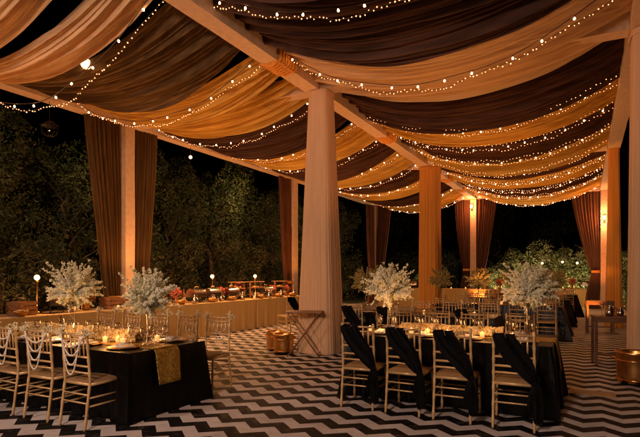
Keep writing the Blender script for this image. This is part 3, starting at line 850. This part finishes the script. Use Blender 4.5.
def jug_maker():
    t = empty('jug'); tag(t, 'j', 'jug')
    m_ = MB(); m_.lathe([(.0005, .002), (.05, .003), (.065, .04), (.06, .09), (.032, .13), (.034, .16), (.040, .17), (.036, .17), (.030, .13), (.0005, .12)], (0, 0, 0), 20); m_.build('body', M['steel'], t)
    m_ = MB(); m_.tube([(.036, 0, .155), (.085, 0, .14), (.095, 0, .10), (.062, 0, .06)], .006, 8); m_.build('handle', M['steel'], t)
    return t
JG = Proto(jug_maker)
JG.place((.36, 9.5, .81), .3, 'metal jug standing on the dark side table by the right column', 'jugs')
JG.place((.52, 9.62, .81), 2, 'second metal jug toward the right of the dark side table', 'jugs', .8)
GL.place((.25, 9.55, .81), 0, 'stem glass at the left of the dark side table by right column', 'stem glasses')
GL.place((.60, 9.48, .81), 0, 'stem glass at the right of the dark side table by right column', 'stem glasses')

m_ = MB(); m_.box((0, 0, .018), (.50, .26, .014)); m_.box((0, 0, .027), (.44, .20, .004))
tag(m_.build('floor_plate', M['midwood2'], None, False, (.08, 7.05, .0), R(4)), 'flat tan cover plate lying on the zigzag floor right of the table', 'cover plate')
# ------------------------------------------------------------------ buffet
def buffet_table(x, y, w, d, h, rz, label, grp):
    """w along local x"""
    t = empty('buffet_table', (x, y, 0), rz); tag(t, label, 'buffet table', grp)
    m_ = MB(); m_.box((0, 0, h - .012), (w - .012, d, .024)); m_.build('tabletop', M['buffet_cloth'], t, False)
    m_ = MB()
    def fn(u, v):
        tot = 2 * d + w - .02; s_ = u * tot
        if s_ < d: q = Vector((-w / 2 + .012, d / 2 - s_, 0)); nn = Vector((-1, 0, 0))
        elif s_ < d + w - .02: q = Vector((-w / 2 + (s_ - d) + .01, -d / 2, 0)); nn = Vector((0, -1, 0))
        else: q = Vector((w / 2 - .012, -d / 2 + (s_ - d - w + .02), 0)); nn = Vector((1, 0, 0))
        f = 1 - v
        out = (.004 + .018 * f * (math.sin(s_ * 17 + x) * .6 + .4 * math.sin(s_ * 29 + y))) if nn.y else 0
        return (q.x + nn.x * out, q.y + nn.y * out, .014 + (h - .014) * v)
    m_.grid(fn, 200, 8); m_.build('skirt', M['buffet_cloth'], t)
    return t
BG = 'buffet tables along the hedge'
bw = ['nearest', 'second', 'third', 'farthest']
for i in range(4):
    y0 = 2.6 + i * 2.9
    buffet_table(-8.42, y0 + 1.45, 2.89, .86, .80, PI / 2, 'tan skirted buffet table on the left, %s of four from the camera' % bw[i], BG)
for i, x in enumerate((-7.4, -4.9, -2.4)):
    buffet_table(x, 22.4, 2.4, .8, .85, 0, 'amber skirted buffet counter across the far end, %s from the left' % ORD[i], 'far buffet counters')
buffet_table(.0, 24.9, 2.8, .8, .85, 0, 'amber lit counter at the far right end of the aisle', 'far buffet counters')

def chafer_maker():
    t = empty('chafing_dish'); tag(t, 'c', 'chafing dish')
    m_ = MB(); m_.box((0, 0, .17), (.42, .30, .08)); m_.build('pan', M['steel'], t, False)
    m_ = MB()
    def fn(u, v):
        a = PI * u; return (-.205 + .41 * v, -.145 * math.cos(a), .212 + .13 * math.sin(a))
    m_.grid(fn, 12, 6)
    for x in (-.205, .205):
        m_.add([(x, -.145 * math.cos(PI * k / 12), .212 + .13 * math.sin(PI * k / 12)) for k in range(13)], [tuple(range(13))])
    m_.build('lid', M['steel'], t)
    m_ = MB()
    for sx_ in (-1, 1):
        for sy in (-1, 1): m_.tube([(sx_ * .19, sy * .13, .14), (sx_ * .21, sy * .15, .0)], .01, 6)
    for sx_ in (-1, 1):
        m_.tube([(sx_ * .205, -.16, .05), (sx_ * .205, .16, .05)], .012, 6); m_.tube([(-.22, sx_ * .145, .05), (.22, sx_ * .145, .05)], .012, 6)
    m_.build('stand', M['darkmetal'], t)
    m_ = MB(); m_.tube([(-.06, 0, .35), (-.05, 0, .385), (.05, 0, .385), (.06, 0, .35)], .009, 6); m_.build('handle', M['brass'], t)
    return t
def bouquet_maker():
    t = empty('red_bouquet'); tag(t, 'r', 'bouquet')
    rg = random.Random(3)
    m_ = MB(); m_.lathe([(.0005, .002), (.06, .003), (.085, .07), (.07, .15), (.08, .18), (.07, .17), (.0005, .12)], (0, 0, 0), 16); m_.build('pot', M['brass'], t)
    m_ = MB()
    for i in range(420):
        d = Vector((rg.gauss(0, 1), rg.gauss(0, 1), rg.gauss(.2, .8))).normalized() * rg.uniform(.07, .19)
        petal(m_, Vector((0, 0, .31)) + d, rg.uniform(.018, .032), rg)
    m_.build('blooms', M['redflower'], t, False)
    m_ = MB()
    for i in range(90):
        d = Vector((rg.gauss(0, 1), rg.gauss(0, 1), rg.gauss(0, .7))).normalized() * rg.uniform(.08, .2)
        leaf(m_, Vector((0, 0, .27)) + d, .045, rg)
    m_.build('foliage', M['leaf_bright'], t, False)
    return t
def tier_maker():
    t = empty('tiered_stand'); tag(t, 't', 'tiered stand')
    for s_ in (-1, 1):
        m_ = MB(); m_.box((s_ * .26, 0, .24), (.035, .035, .48)); m_.build('post', M['midwood'], t, False)
    for z, w in ((.10, .56), (.30, .50), (.475, .56)):
        m_ = MB(); m_.box((0, 0, z), (w - .07 if z < .45 else w + .02, .24, .02)); m_.build('shelf', M['midwood'], t, False)
        rg = random.Random(int(z * 100)); f = MB()
        if z < .45:
            for i in range(16): f.ball((rg.uniform(-.19, .19), rg.uniform(-.08, .08), z + .03), rg.uniform(.018, .03), 6, 4)
            f.build('canapes', M['food'], t)
    return t
def bowl_maker():
    t = empty('serving_bowl'); tag(t, 'b', 'bowl')
    m_ = MB(); m_.lathe([(.0005, .003), (.06, .004), (.10, .04), (.145, .09), (.15, .10), (.14, .095), (.09, .045), (.0005, .03)], (0, 0, 0), 24); m_.build('bowl', M['brass'], t)
    m_ = MB(); rg = random.Random(9)
    for i in range(30): m_.ball((rg.gauss(0, .045), rg.gauss(0, .045), .08 + rg.random() * .04), rg.uniform(.02, .032), 6, 4)
    m_.build('food', M['food'], t)
    return t
def bottle_maker():
    t = empty('bottle'); tag(t, 'b', 'bottle')
    m_ = MB(); m_.lathe([(.0005, .002), (.038, .004), (.040, .16), (.034, .19), (.014, .23), (.014, .30), (.017, .305), (.016, .315), (.0005, .316)], (0, 0, 0), 14); m_.build('body', M['bottle'], t)
    m_ = MB(); m_.lathe([(.041, .05), (.0415, .055), (.0415, .12), (.041, .125)], (0, 0, 0), 14); m_.build('label_band', M['napkin'], t)
    return t
def crate_maker():
    m_ = MB()
    for z in (.04, .12, .20):
        m_.box((0, -.14, z), (.36, .018, .06)); m_.box((0, .14, z), (.36, .018, .06)); m_.box((-.171, 0, z), (.018, .26, .06)); m_.box((.171, 0, z), (.018, .26, .06))
    for a in (-.15, .15):
        for b_ in (-.12, .12): m_.box((a, b_, .115), (.025, .02, .23))
    m_.box((0, 0, .012), (.33, .26, .015))
    return tag(m_.build('wooden_crate', M['midwood'], None, False), 'c', 'crate')
def lamp_maker():
    t = empty('buffet_lamp'); tag(t, 'l', 'lamp')
    m_ = MB(); m_.lathe([(.0005, .002), (.09, .003), (.09, .015), (.014, .03), (.011, .54), (.03, .56), (.03, .585), (.0005, .585)], (0, 0, 0), 16); m_.build('stand', M['brass'], t)
    m_ = MB(); m_.ball((0, 0, .635), .048, 20, 12); m_.build('globe', M['globe'], t)
    return t
M['bottle'] = mat('amber_bottle', (.22, .08, .02), .12, 0, 0, 8, 0, 40, .8)
CF, BQ, TR, BO, CR, LA, NB = (Proto(k) for k in (chafer_maker, bouquet_maker, tier_maker, bowl_maker, crate_maker, lamp_maker, bottle_maker))
HB = .802
ci = {}
def on_buffet(P_, x, y, rz, what, grp, s_=None, z=HB):
    ci[what] = ci.get(what, 0) + 1
    return P_.place((x, y, z), rz, '%s, %s from the camera along the hedge buffet' % (what, ORD[ci[what] - 1]), grp, s_)
for y in (3.5, 5.7, 9.35, 9.95, 10.7, 12.35): on_buffet(CF, -8.40, y, PI / 2 + rnd.uniform(-.1, .1), 'steel domed chafing dish', 'chafing dishes')
for y in (6.35, 7.75, 8.25, 8.85, 10.35, 11.4, 12.9, 13.7): on_buffet(BQ, -8.55 + rnd.uniform(-.1, .1), y, y, 'red bouquet in a brass pot', 'red bouquets', rnd.uniform(.7, .95))
for y in (4.3, 11.15, 12.0, 13.3): on_buffet(TR, -8.52, y, PI / 2, 'wooden tiered stand of canapes', 'tiered stands')
for y in (4.9, 7.3, 8.6, 9.65, 10.45, 11.75, 12.65, 13.45): on_buffet(BO, -8.16, y, 0, 'small brass serving bowl', 'serving bowls', .85)
for y in (8.1, 9.0, 9.8, 10.15, 10.95, 11.6, 12.15, 12.8, 13.55): on_buffet(JG, -8.2 + rnd.uniform(-.1, .1), y, y, 'metal jug', 'jugs', rnd.uniform(.9, 1.3))
for y in (7.5, 8.0, 8.45, 9.2, 9.6, 10.1, 10.6, 11.0, 11.3, 11.9, 12.5, 13.1): on_buffet(NB, -8.62 + rnd.uniform(-.1, .1), y, y, 'tall glass bottle', 'bottles', rnd.uniform(.8, 1.15))
for y in (4.05, 5.1, 6.9): on_buffet(CR, -8.45, y, PI / 2 + .1, 'slatted wooden crate', 'crates')
for i in range(13):
    CA.place((-8.5 + rnd.uniform(-.25, .32), 6.2 + i * .58 + rnd.uniform(-.2, .2), HB), 0, 'candle cup on the hedge buffet, %s from the camera' % ORD[i], 'candles on the buffet')
for y in (5.55, 10.35, 12.3): on_buffet(LA, -8.75, y, 0, 'glowing globe lamp on a brass stand', 'globe lamps')
for i, x in enumerate((-8.0, -7.0, -5.9, -4.2, -3.2, -2.2)):
    (CF if i % 2 else BQ).place((x, 22.35, .852), 0, '%s on the far end counter, %s item from the left' % ('domed chafing dish' if i % 2 else 'red bouquet', ORD[i]), 'items on the far counter')
for i in range(12):
    CA.place((-8.3 + i * .62, 22.1, .852), 0, 'candle cup on the far end counter, %s from the left' % ORD[i], 'candles on the far counter')
for i, x in enumerate((-1.0, -.5, .1, .7)):
    (BO, BQ, CF, BO)[i].place((x, 24.8, .852), 0, 'serving item on the far right aisle counter, %s from the left' % ORD[i], 'items on the aisle counter')

# ------------------------------------------------------------------ hanging and wall lamps
def lamp_light(loc, power, color=(1, .52, .22), size=.06, name='lamp_and_fill_glow'):
    L = bpy.data.lights.new(name, 'POINT'); L.energy = power; L.color = color; L.shadow_soft_size = size
    o = bpy.data.objects.new(name, L); col.objects.link(o); o.location = loc
    return o
def spot(loc, target, power, color, angle=60, size=.1, blend=.6, name='spot_lamp'):
    L = bpy.data.lights.new(name, 'SPOT'); L.energy = power; L.color = color; L.spot_size = R(angle); L.shadow_soft_size = size; L.spot_blend = blend
    o = bpy.data.objects.new(name, L); col.objects.link(o); o.location = loc
    o.rotation_euler = (Vector(target) - Vector(loc)).to_track_quat('-Z', 'Y').to_euler()
    return o
def pendant(x, y, ztop, z, r, label):
    t = empty('pendant_bulb', (x, y, z)); tag(t, label, 'hanging bulb')
    m_ = MB(); m_.tube([(0, 0, r + .03), (0, 0, ztop - z)], .005, 5); m_.build('cord', M['cord'], t)
    m_ = MB(); m_.tube([(0, 0, r - .01), (0, 0, r + .04)], [.022, .016], 8); m_.build('socket', M['cord'], t)
    m_ = MB(); m_.ball((0, 0, 0), r, 16, 10); m_.build('bulb', M['globe'], t)
pendant(-6.5, 4.87, 5.05, 4.60, .075, 'bright bare bulb glowing in the gap of the upper left swags')
pendant(XL, 10.45, 5.0, 4.72, .045, 'small bare bulb hanging under the beam right of the tan post')
t = empty('hanging_lantern', (XL, 6.35, 0)); tag(t, 'small dark cage lantern hanging under the outer beam at far left', 'lantern')
m_ = MB(); m_.tube([(0, 0, 5.0), (0, 0, 4.62)], .006, 5); m_.build('chain', M['darkmetal'], t)
m_ = MB()
m_.lathe([(.01, 4.62), (.05, 4.60), (.17, 4.52), (.175, 4.50)], (0, 0, 0), 12)
for k in range(8):
    a = k * PI / 4; m_.tube([(.165 * math.cos(a), .165 * math.sin(a), 4.51), (.15 * math.cos(a), .15 * math.sin(a), 4.36), (.07 * math.cos(a), .07 * math.sin(a), 4.30)], .006, 5)
m_.lathe([(.075, 4.31), (.08, 4.30), (.0005, 4.295)], (0, 0, 0), 12)
m_.build('cage', M['darkmetal'], t)
m_ = MB(); m_.ball((0, 0, 4.41), .012, 10, 6); m_.build('bulb', M['mini'], t)
def sconce(x, y, z, label):
    t = empty('wall_lamp', (x, y, z)); tag(t, label, 'wall lamp', 'wall lamps on the far posts')
    m_ = MB(); m_.box((0, -.01, 0), (.10, .02, .22)); m_.build('plate', M['darkmetal'], t, False)
    m_ = MB(); m_.tube([(0, -.02, -.03), (0, -.09, -.05), (0, -.12, .0)], .010, 6); m_.build('arm', M['darkmetal'], t)
    m_ = MB(); m_.lathe([(.03, .0), (.055, .04), (.06, .12), (.055, .17), (.05, .17), (.02, .02)], (0, -.12, 0), 14); m_.build('shade', M['globe'], t)
sconce(XM - .05, YS[3] - .16, 4.55, 'lit wall lamp on the reddish centre background post')
sconce(XR, YS[3] - .16, 3.75, 'lit wall lamp on the far right post')
lamp_light((XM - .05, YS[3] - .55, 4.6), 100, (1, .32, .11))
lamp_light((XR, YS[3] - .55, 3.8), 130, (1, .36, .13))
for y in (5.55, 7.9, 9.2, 10.35, 11.3, 12.3, 13.4): lamp_light((-8.2, y, HB + .85), 40, (1, .45, .16), .08)  # points away from the globe lamps are added fill

# ------------------------------------------------------------------ planting
def tree_meshes(seed, h, w, n_, leafm, size, base=.3, narrow=False):
    rg = random.Random(seed)
    tr = MB(); top = h * .8
    pts = [(rg.gauss(0, .05) * k, rg.gauss(0, .05) * k, top * k / 8) for k in range(9)]
    tr.tube(pts, [.13 * (1 - .8 * k / 8) for k in range(9)], 8)
    lumps = []
    for i in range(16):
        z = base + (h - base) * (i + .5) / 16; a = rg.uniform(0, 6.28); rr = w * rg.uniform(.15, .62)
        c = Vector((rr * math.cos(a), rr * math.sin(a), z)); R_ = w * rg.uniform(.32, .62)
        if z > h * .8: R_ *= .75
        lumps.append((c, R_))
        tr.tube([(0, 0, z * .75), (c.x * .5, c.y * .5, z * .9), tuple(c)], [.04, .025, .01], 5)
    for i in range(10):   # hanging sprays and bare twigs
        c, R_ = rg.choice(lumps); d = Vector((rg.gauss(0, 1), rg.gauss(0, 1), rg.uniform(.1, 1))).normalized()
        tr.tube([c, c + d * R_ * .9, c + d * R_ * 1.45 + Vector((0, 0, -.05))], [.012, .007, .003], 4)
    lv = MB()
    for i in range(n_):
        c, R_ = rg.choice(lumps); d = Vector((rg.gauss(0, 1), rg.gauss(0, 1), rg.gauss(0, 1))).normalized()
        rr = R_ * rg.uniform(.35, 1.0) ** .5 * (1 + .25 * noise.noise(d * 3 + c))
        q = c + d * rr
        if q.z < .02: q.z = rg.uniform(.05, .4)
        if noise.noise(q * 2.1) < -.28: continue
        leaf(lv, q, size * rg.uniform(.6, 1.3), rg, .5)
    return tr, lv
def tree_maker(name, cat, seed, h, w, n_, lm, size, base=.3):
    def mk():
        tr, lv = tree_meshes(seed, h, w, n_, lm, size, base)
        t = empty(name); tag(t, 't', cat)
        tr.build('trunk', M['bark'], t); lv.build('crown', M[lm], t, False)
        return t
    return mk
TH = [Proto(tree_maker('hedge_tree', 'tree', 41 + i, 5.1, 1.7, 21000, 'leaf_hedge', .055)) for i in range(2)]
for i in range(14):
    y = 1.6 + i * 1.9
    TH[i % 2].place((-12.9 + rnd.uniform(-.3, .3), y, 0), rnd.uniform(0, 6), 'tall leafy hedge tree behind the buffet, %s from the camera' % ORD[i], 'hedge trees behind the buffet', (1, 1, rnd.uniform(.93, 1.07)))
TD = Proto(tree_maker('dark_tree', 'tree', 51, 6.5, 2.3, 8000, 'leaf_dark', .12, .6))
for i, x in enumerate((-12.5, -8.8, -5.2, -1.5, 2.0, 5.6, 9.0)):
    TD.place((x, 33.5 + rnd.uniform(-1, 1), 0), rnd.uniform(0, 6), 'dark tree in the night beyond the far end, %s from the left' % ORD[i], 'dark trees beyond the far end', rnd.uniform(.8, 1.0))
HG = Proto(tree_maker('clipped_hedge', 'hedge', 61, 2.4, 1.6, 7000, 'leaf_dark', .075, .1))
for i in range(7):
    HG.place((-9.5 + i * 2.3, 29.0, 0), i * 1.3, 'low dark hedge section behind the far counters, %s from the left' % ORD[i], 'low dark hedges', (1, .7, 1))
BB = Proto(tree_maker('garden_bush', 'bush', 71, 2.35, 1.35, 9500, 'leaf_bright', .055, .1))
for i, (x, y, s_) in enumerate(((-3.9, 26.6, .72), (-2.6, 27.0, .98), (-1.2, 26.6, 1.08), (.2, 27.0, 1.06), (1.5, 26.5, 1.0), (-7.3, 26.4, .7))):
    BB.place((x, y, 0), i * 1.1, ['small lit bush left of the bright bushes', 'bright green bush, left of the lit group past the aisle', 'bright green bush in the middle of the lit group', 'tall green bush above the aisle counter', 'green bush at the right behind the aisle curtain', 'small lit bush beyond the tall cream column'][i], 'lit garden bushes', s_)
for k, (x, y) in enumerate(((-3.7, 25.5), (-2.4, 25.7), (-.9, 25.6), (.4, 25.8), (-7.1, 25.3))):
    t = empty('garden_light', (x, y, 0)); tag(t, 'small garden spotlight among the bushes, %s from the left' % ORD[(1, 2, 3, 4, 0)[k]], 'garden light', 'garden lights')
    m_ = MB(); m_.tube([(0, 0, 0), (0, 0, .22)], .012, 6); m_.build('spike', M['darkmetal'], t)
    m_ = MB(); m_.lathe([(.0005, .2), (.05, .21), (.06, .30), (.052, .30), (.045, .22)], (0, 0, 0), 12); m_.build('head', M['darkmetal'], t)
    m_ = MB(); m_.ball((0, 0, .285), .04, 10, 6); m_.build('bulb', M['globe'], t)
    lamp_light((x, y - .3, .75), (170, 220, 200, 150, 80)[k], (1, .76, .42), .1)
for k, (x, y, z) in enumerate(((-1.75, 25.3, 2.0), (-.9, 25.3, 2.05), (-.3, 25.35, 2.0), (.75, 24.8, 1.25))):
    if k < 3: pendant(x, y, z + .9, z, .05, 'small glowing bulb among the lit bushes, %s from the left' % ORD[k])

# ------------------------------------------------------------------ inferred lamps and added fill lights
sun_el, sun_rot = -8, 200
S = bpy.data.lights.new('moon', 'SUN'); S.energy = .012; S.angle = R(.5); S.color = (1, .93, .85)
o = bpy.data.objects.new('moon', S); col.objects.link(o); o.rotation_euler = (R(50), 0, R(30))
FLC = (1, .68, .51)
spot((-1.6, -3.0, 3.9), (-2.0, 9.0, 2.0), 1400, FLC, 115, .5, .8, 'unseen_flood')  # unseen floods behind the camera, inferred from the frontal light
spot((-6.8, -2.6, 3.9), (-5.6, 9.0, 3.2), 760, FLC, 115, .5, .8, 'unseen_flood')
AMB = (1, .34, .05)
spot((XM + 1.5, YS[2] - 3.0, .12), (XM, YS[2], 3.0), 700, AMB, 42, .08)
spot((XR - .9, YS[2] - 2.6, .12), (XR, YS[2], 3.2), 400, AMB, 45, .08)
spot((XM + .8, YS[3] - 2.2, .12), (XM, YS[3] - .3, 3.0), 420, (1, .24, .06), 70, .08)
spot((XR - .6, YS[3] - 2.2, .12), (XR - .3, YS[3] - .3, 3.0), 320, (1, .26, .06), 70, .08)
spot((XL + 1.7, 7.4, .9), (XL, 8.3, 3.0), 130, (1, .38, .09), 60, .08)
spot((XL + 1.7, 14.6, .9), (XL, 15.9, 3.0), 150, AMB, 60, .08)
for x, y, w in ((-7.2, 3.4, 200), (-7.0, 7.2, 240), (-2.0, 7.6, 230), (-2.0, 12.0, 330), (-7.0, 12.4, 320), (-2.0, 16.6, 340), (-7.0, 17.5, 280), (-2.0, 21.0, 240)):
    spot((x, y, .9), (x, y + .5, 5), w * 1.4, (1, .37, .10), 118, .15, 1.0, 'canopy_fill')  # added fill from below, makes up for weak bulb light
for x, y, w in ((-6.9, 10.8, 110), (-6.9, 7.0, 60), (-2.2, 22.0, 60), (.4, 21.5, 110), (.1, 14.5, 50), (.2, 9.5, 22), (-6.5, 20.5, 60)):
    spot((x, y, 4.4), (x - .3, y, 0), w * 3.1, (1, .45, .14), 110, .12, .9, 'overhead_fill')  # added overhead spots that brighten the buffet and aisle floor
for y in (4.5, 9.5, 14.5, 20.0):
    spot((-10.3, y, 4.6), (-13.0, y + .8, 3.6), 180, (.95, .76, .28), 130, .12, 1.0, 'hedge_fill')  # added spot that brightens the upper hedge
    lamp_light((-11.0, y + 2.2, .5), 95, (1, .42, .16), .1, 'hedge_low_fill')  # added low fill for warm pools on the hedge
for x, y, z, w in ((-4.75, 3.85, HL + .22, 6), (-5.5, 3.85, HL + .22, 6), (-6.2, 4.4, HL + .22, 6), (-1.0, 5.9, HR + .22, 6), (-1.6, 5.9, HR + .22, 6), (-2.2, 5.9, HR + .22, 6), (-2.9, 9.2, 1.1, 4), (-2.0, 13.0, 1.1, 5)):
    lamp_light((x, y, z), w, (1, .46, .14), .12, 'candle_glow')

# ------------------------------------------------------------------ world
W = bpy.data.worlds.new('World'); sc.world = W; W.use_nodes = True
n = W.node_tree.nodes; l = W.node_tree.links
sky = n.new('ShaderNodeTexSky'); sky.sky_type = 'NISHITA'; sky.sun_disc = False
sky.sun_elevation = R(-6); sky.sun_rotation = R(sun_rot)
l.new(sky.outputs[0], n['Background'].inputs[0]); n['Background'].inputs[1].default_value = .05

# ------------------------------------------------------------------ camera
cam = bpy.data.cameras.new('camera'); co = bpy.data.objects.new('camera', cam); col.objects.link(co)
cam.sensor_width = 36; cam.lens = 36 * 498 / 640
co.location = (0, 0, 1.5); co.rotation_euler = (R(90), 0, R(28))
cam.shift_y = (274 - 218.5) / 640
cam.clip_end = 1000
sc.camera = co
sc.view_settings.view_transform = 'Standard'; sc.view_settings.look = 'None'; sc.view_settings.exposure = 0; sc.view_settings.gamma = 1
cy = sc.cycles
cy.use_denoising = True; cy.sample_clamp_indirect = 3; cy.max_bounces = 6; cy.diffuse_bounces = 3; cy.glossy_bounces = 3; cy.transparent_max_bounces = 12
cy.caustics_reflective = False; cy.caustics_refractive = False
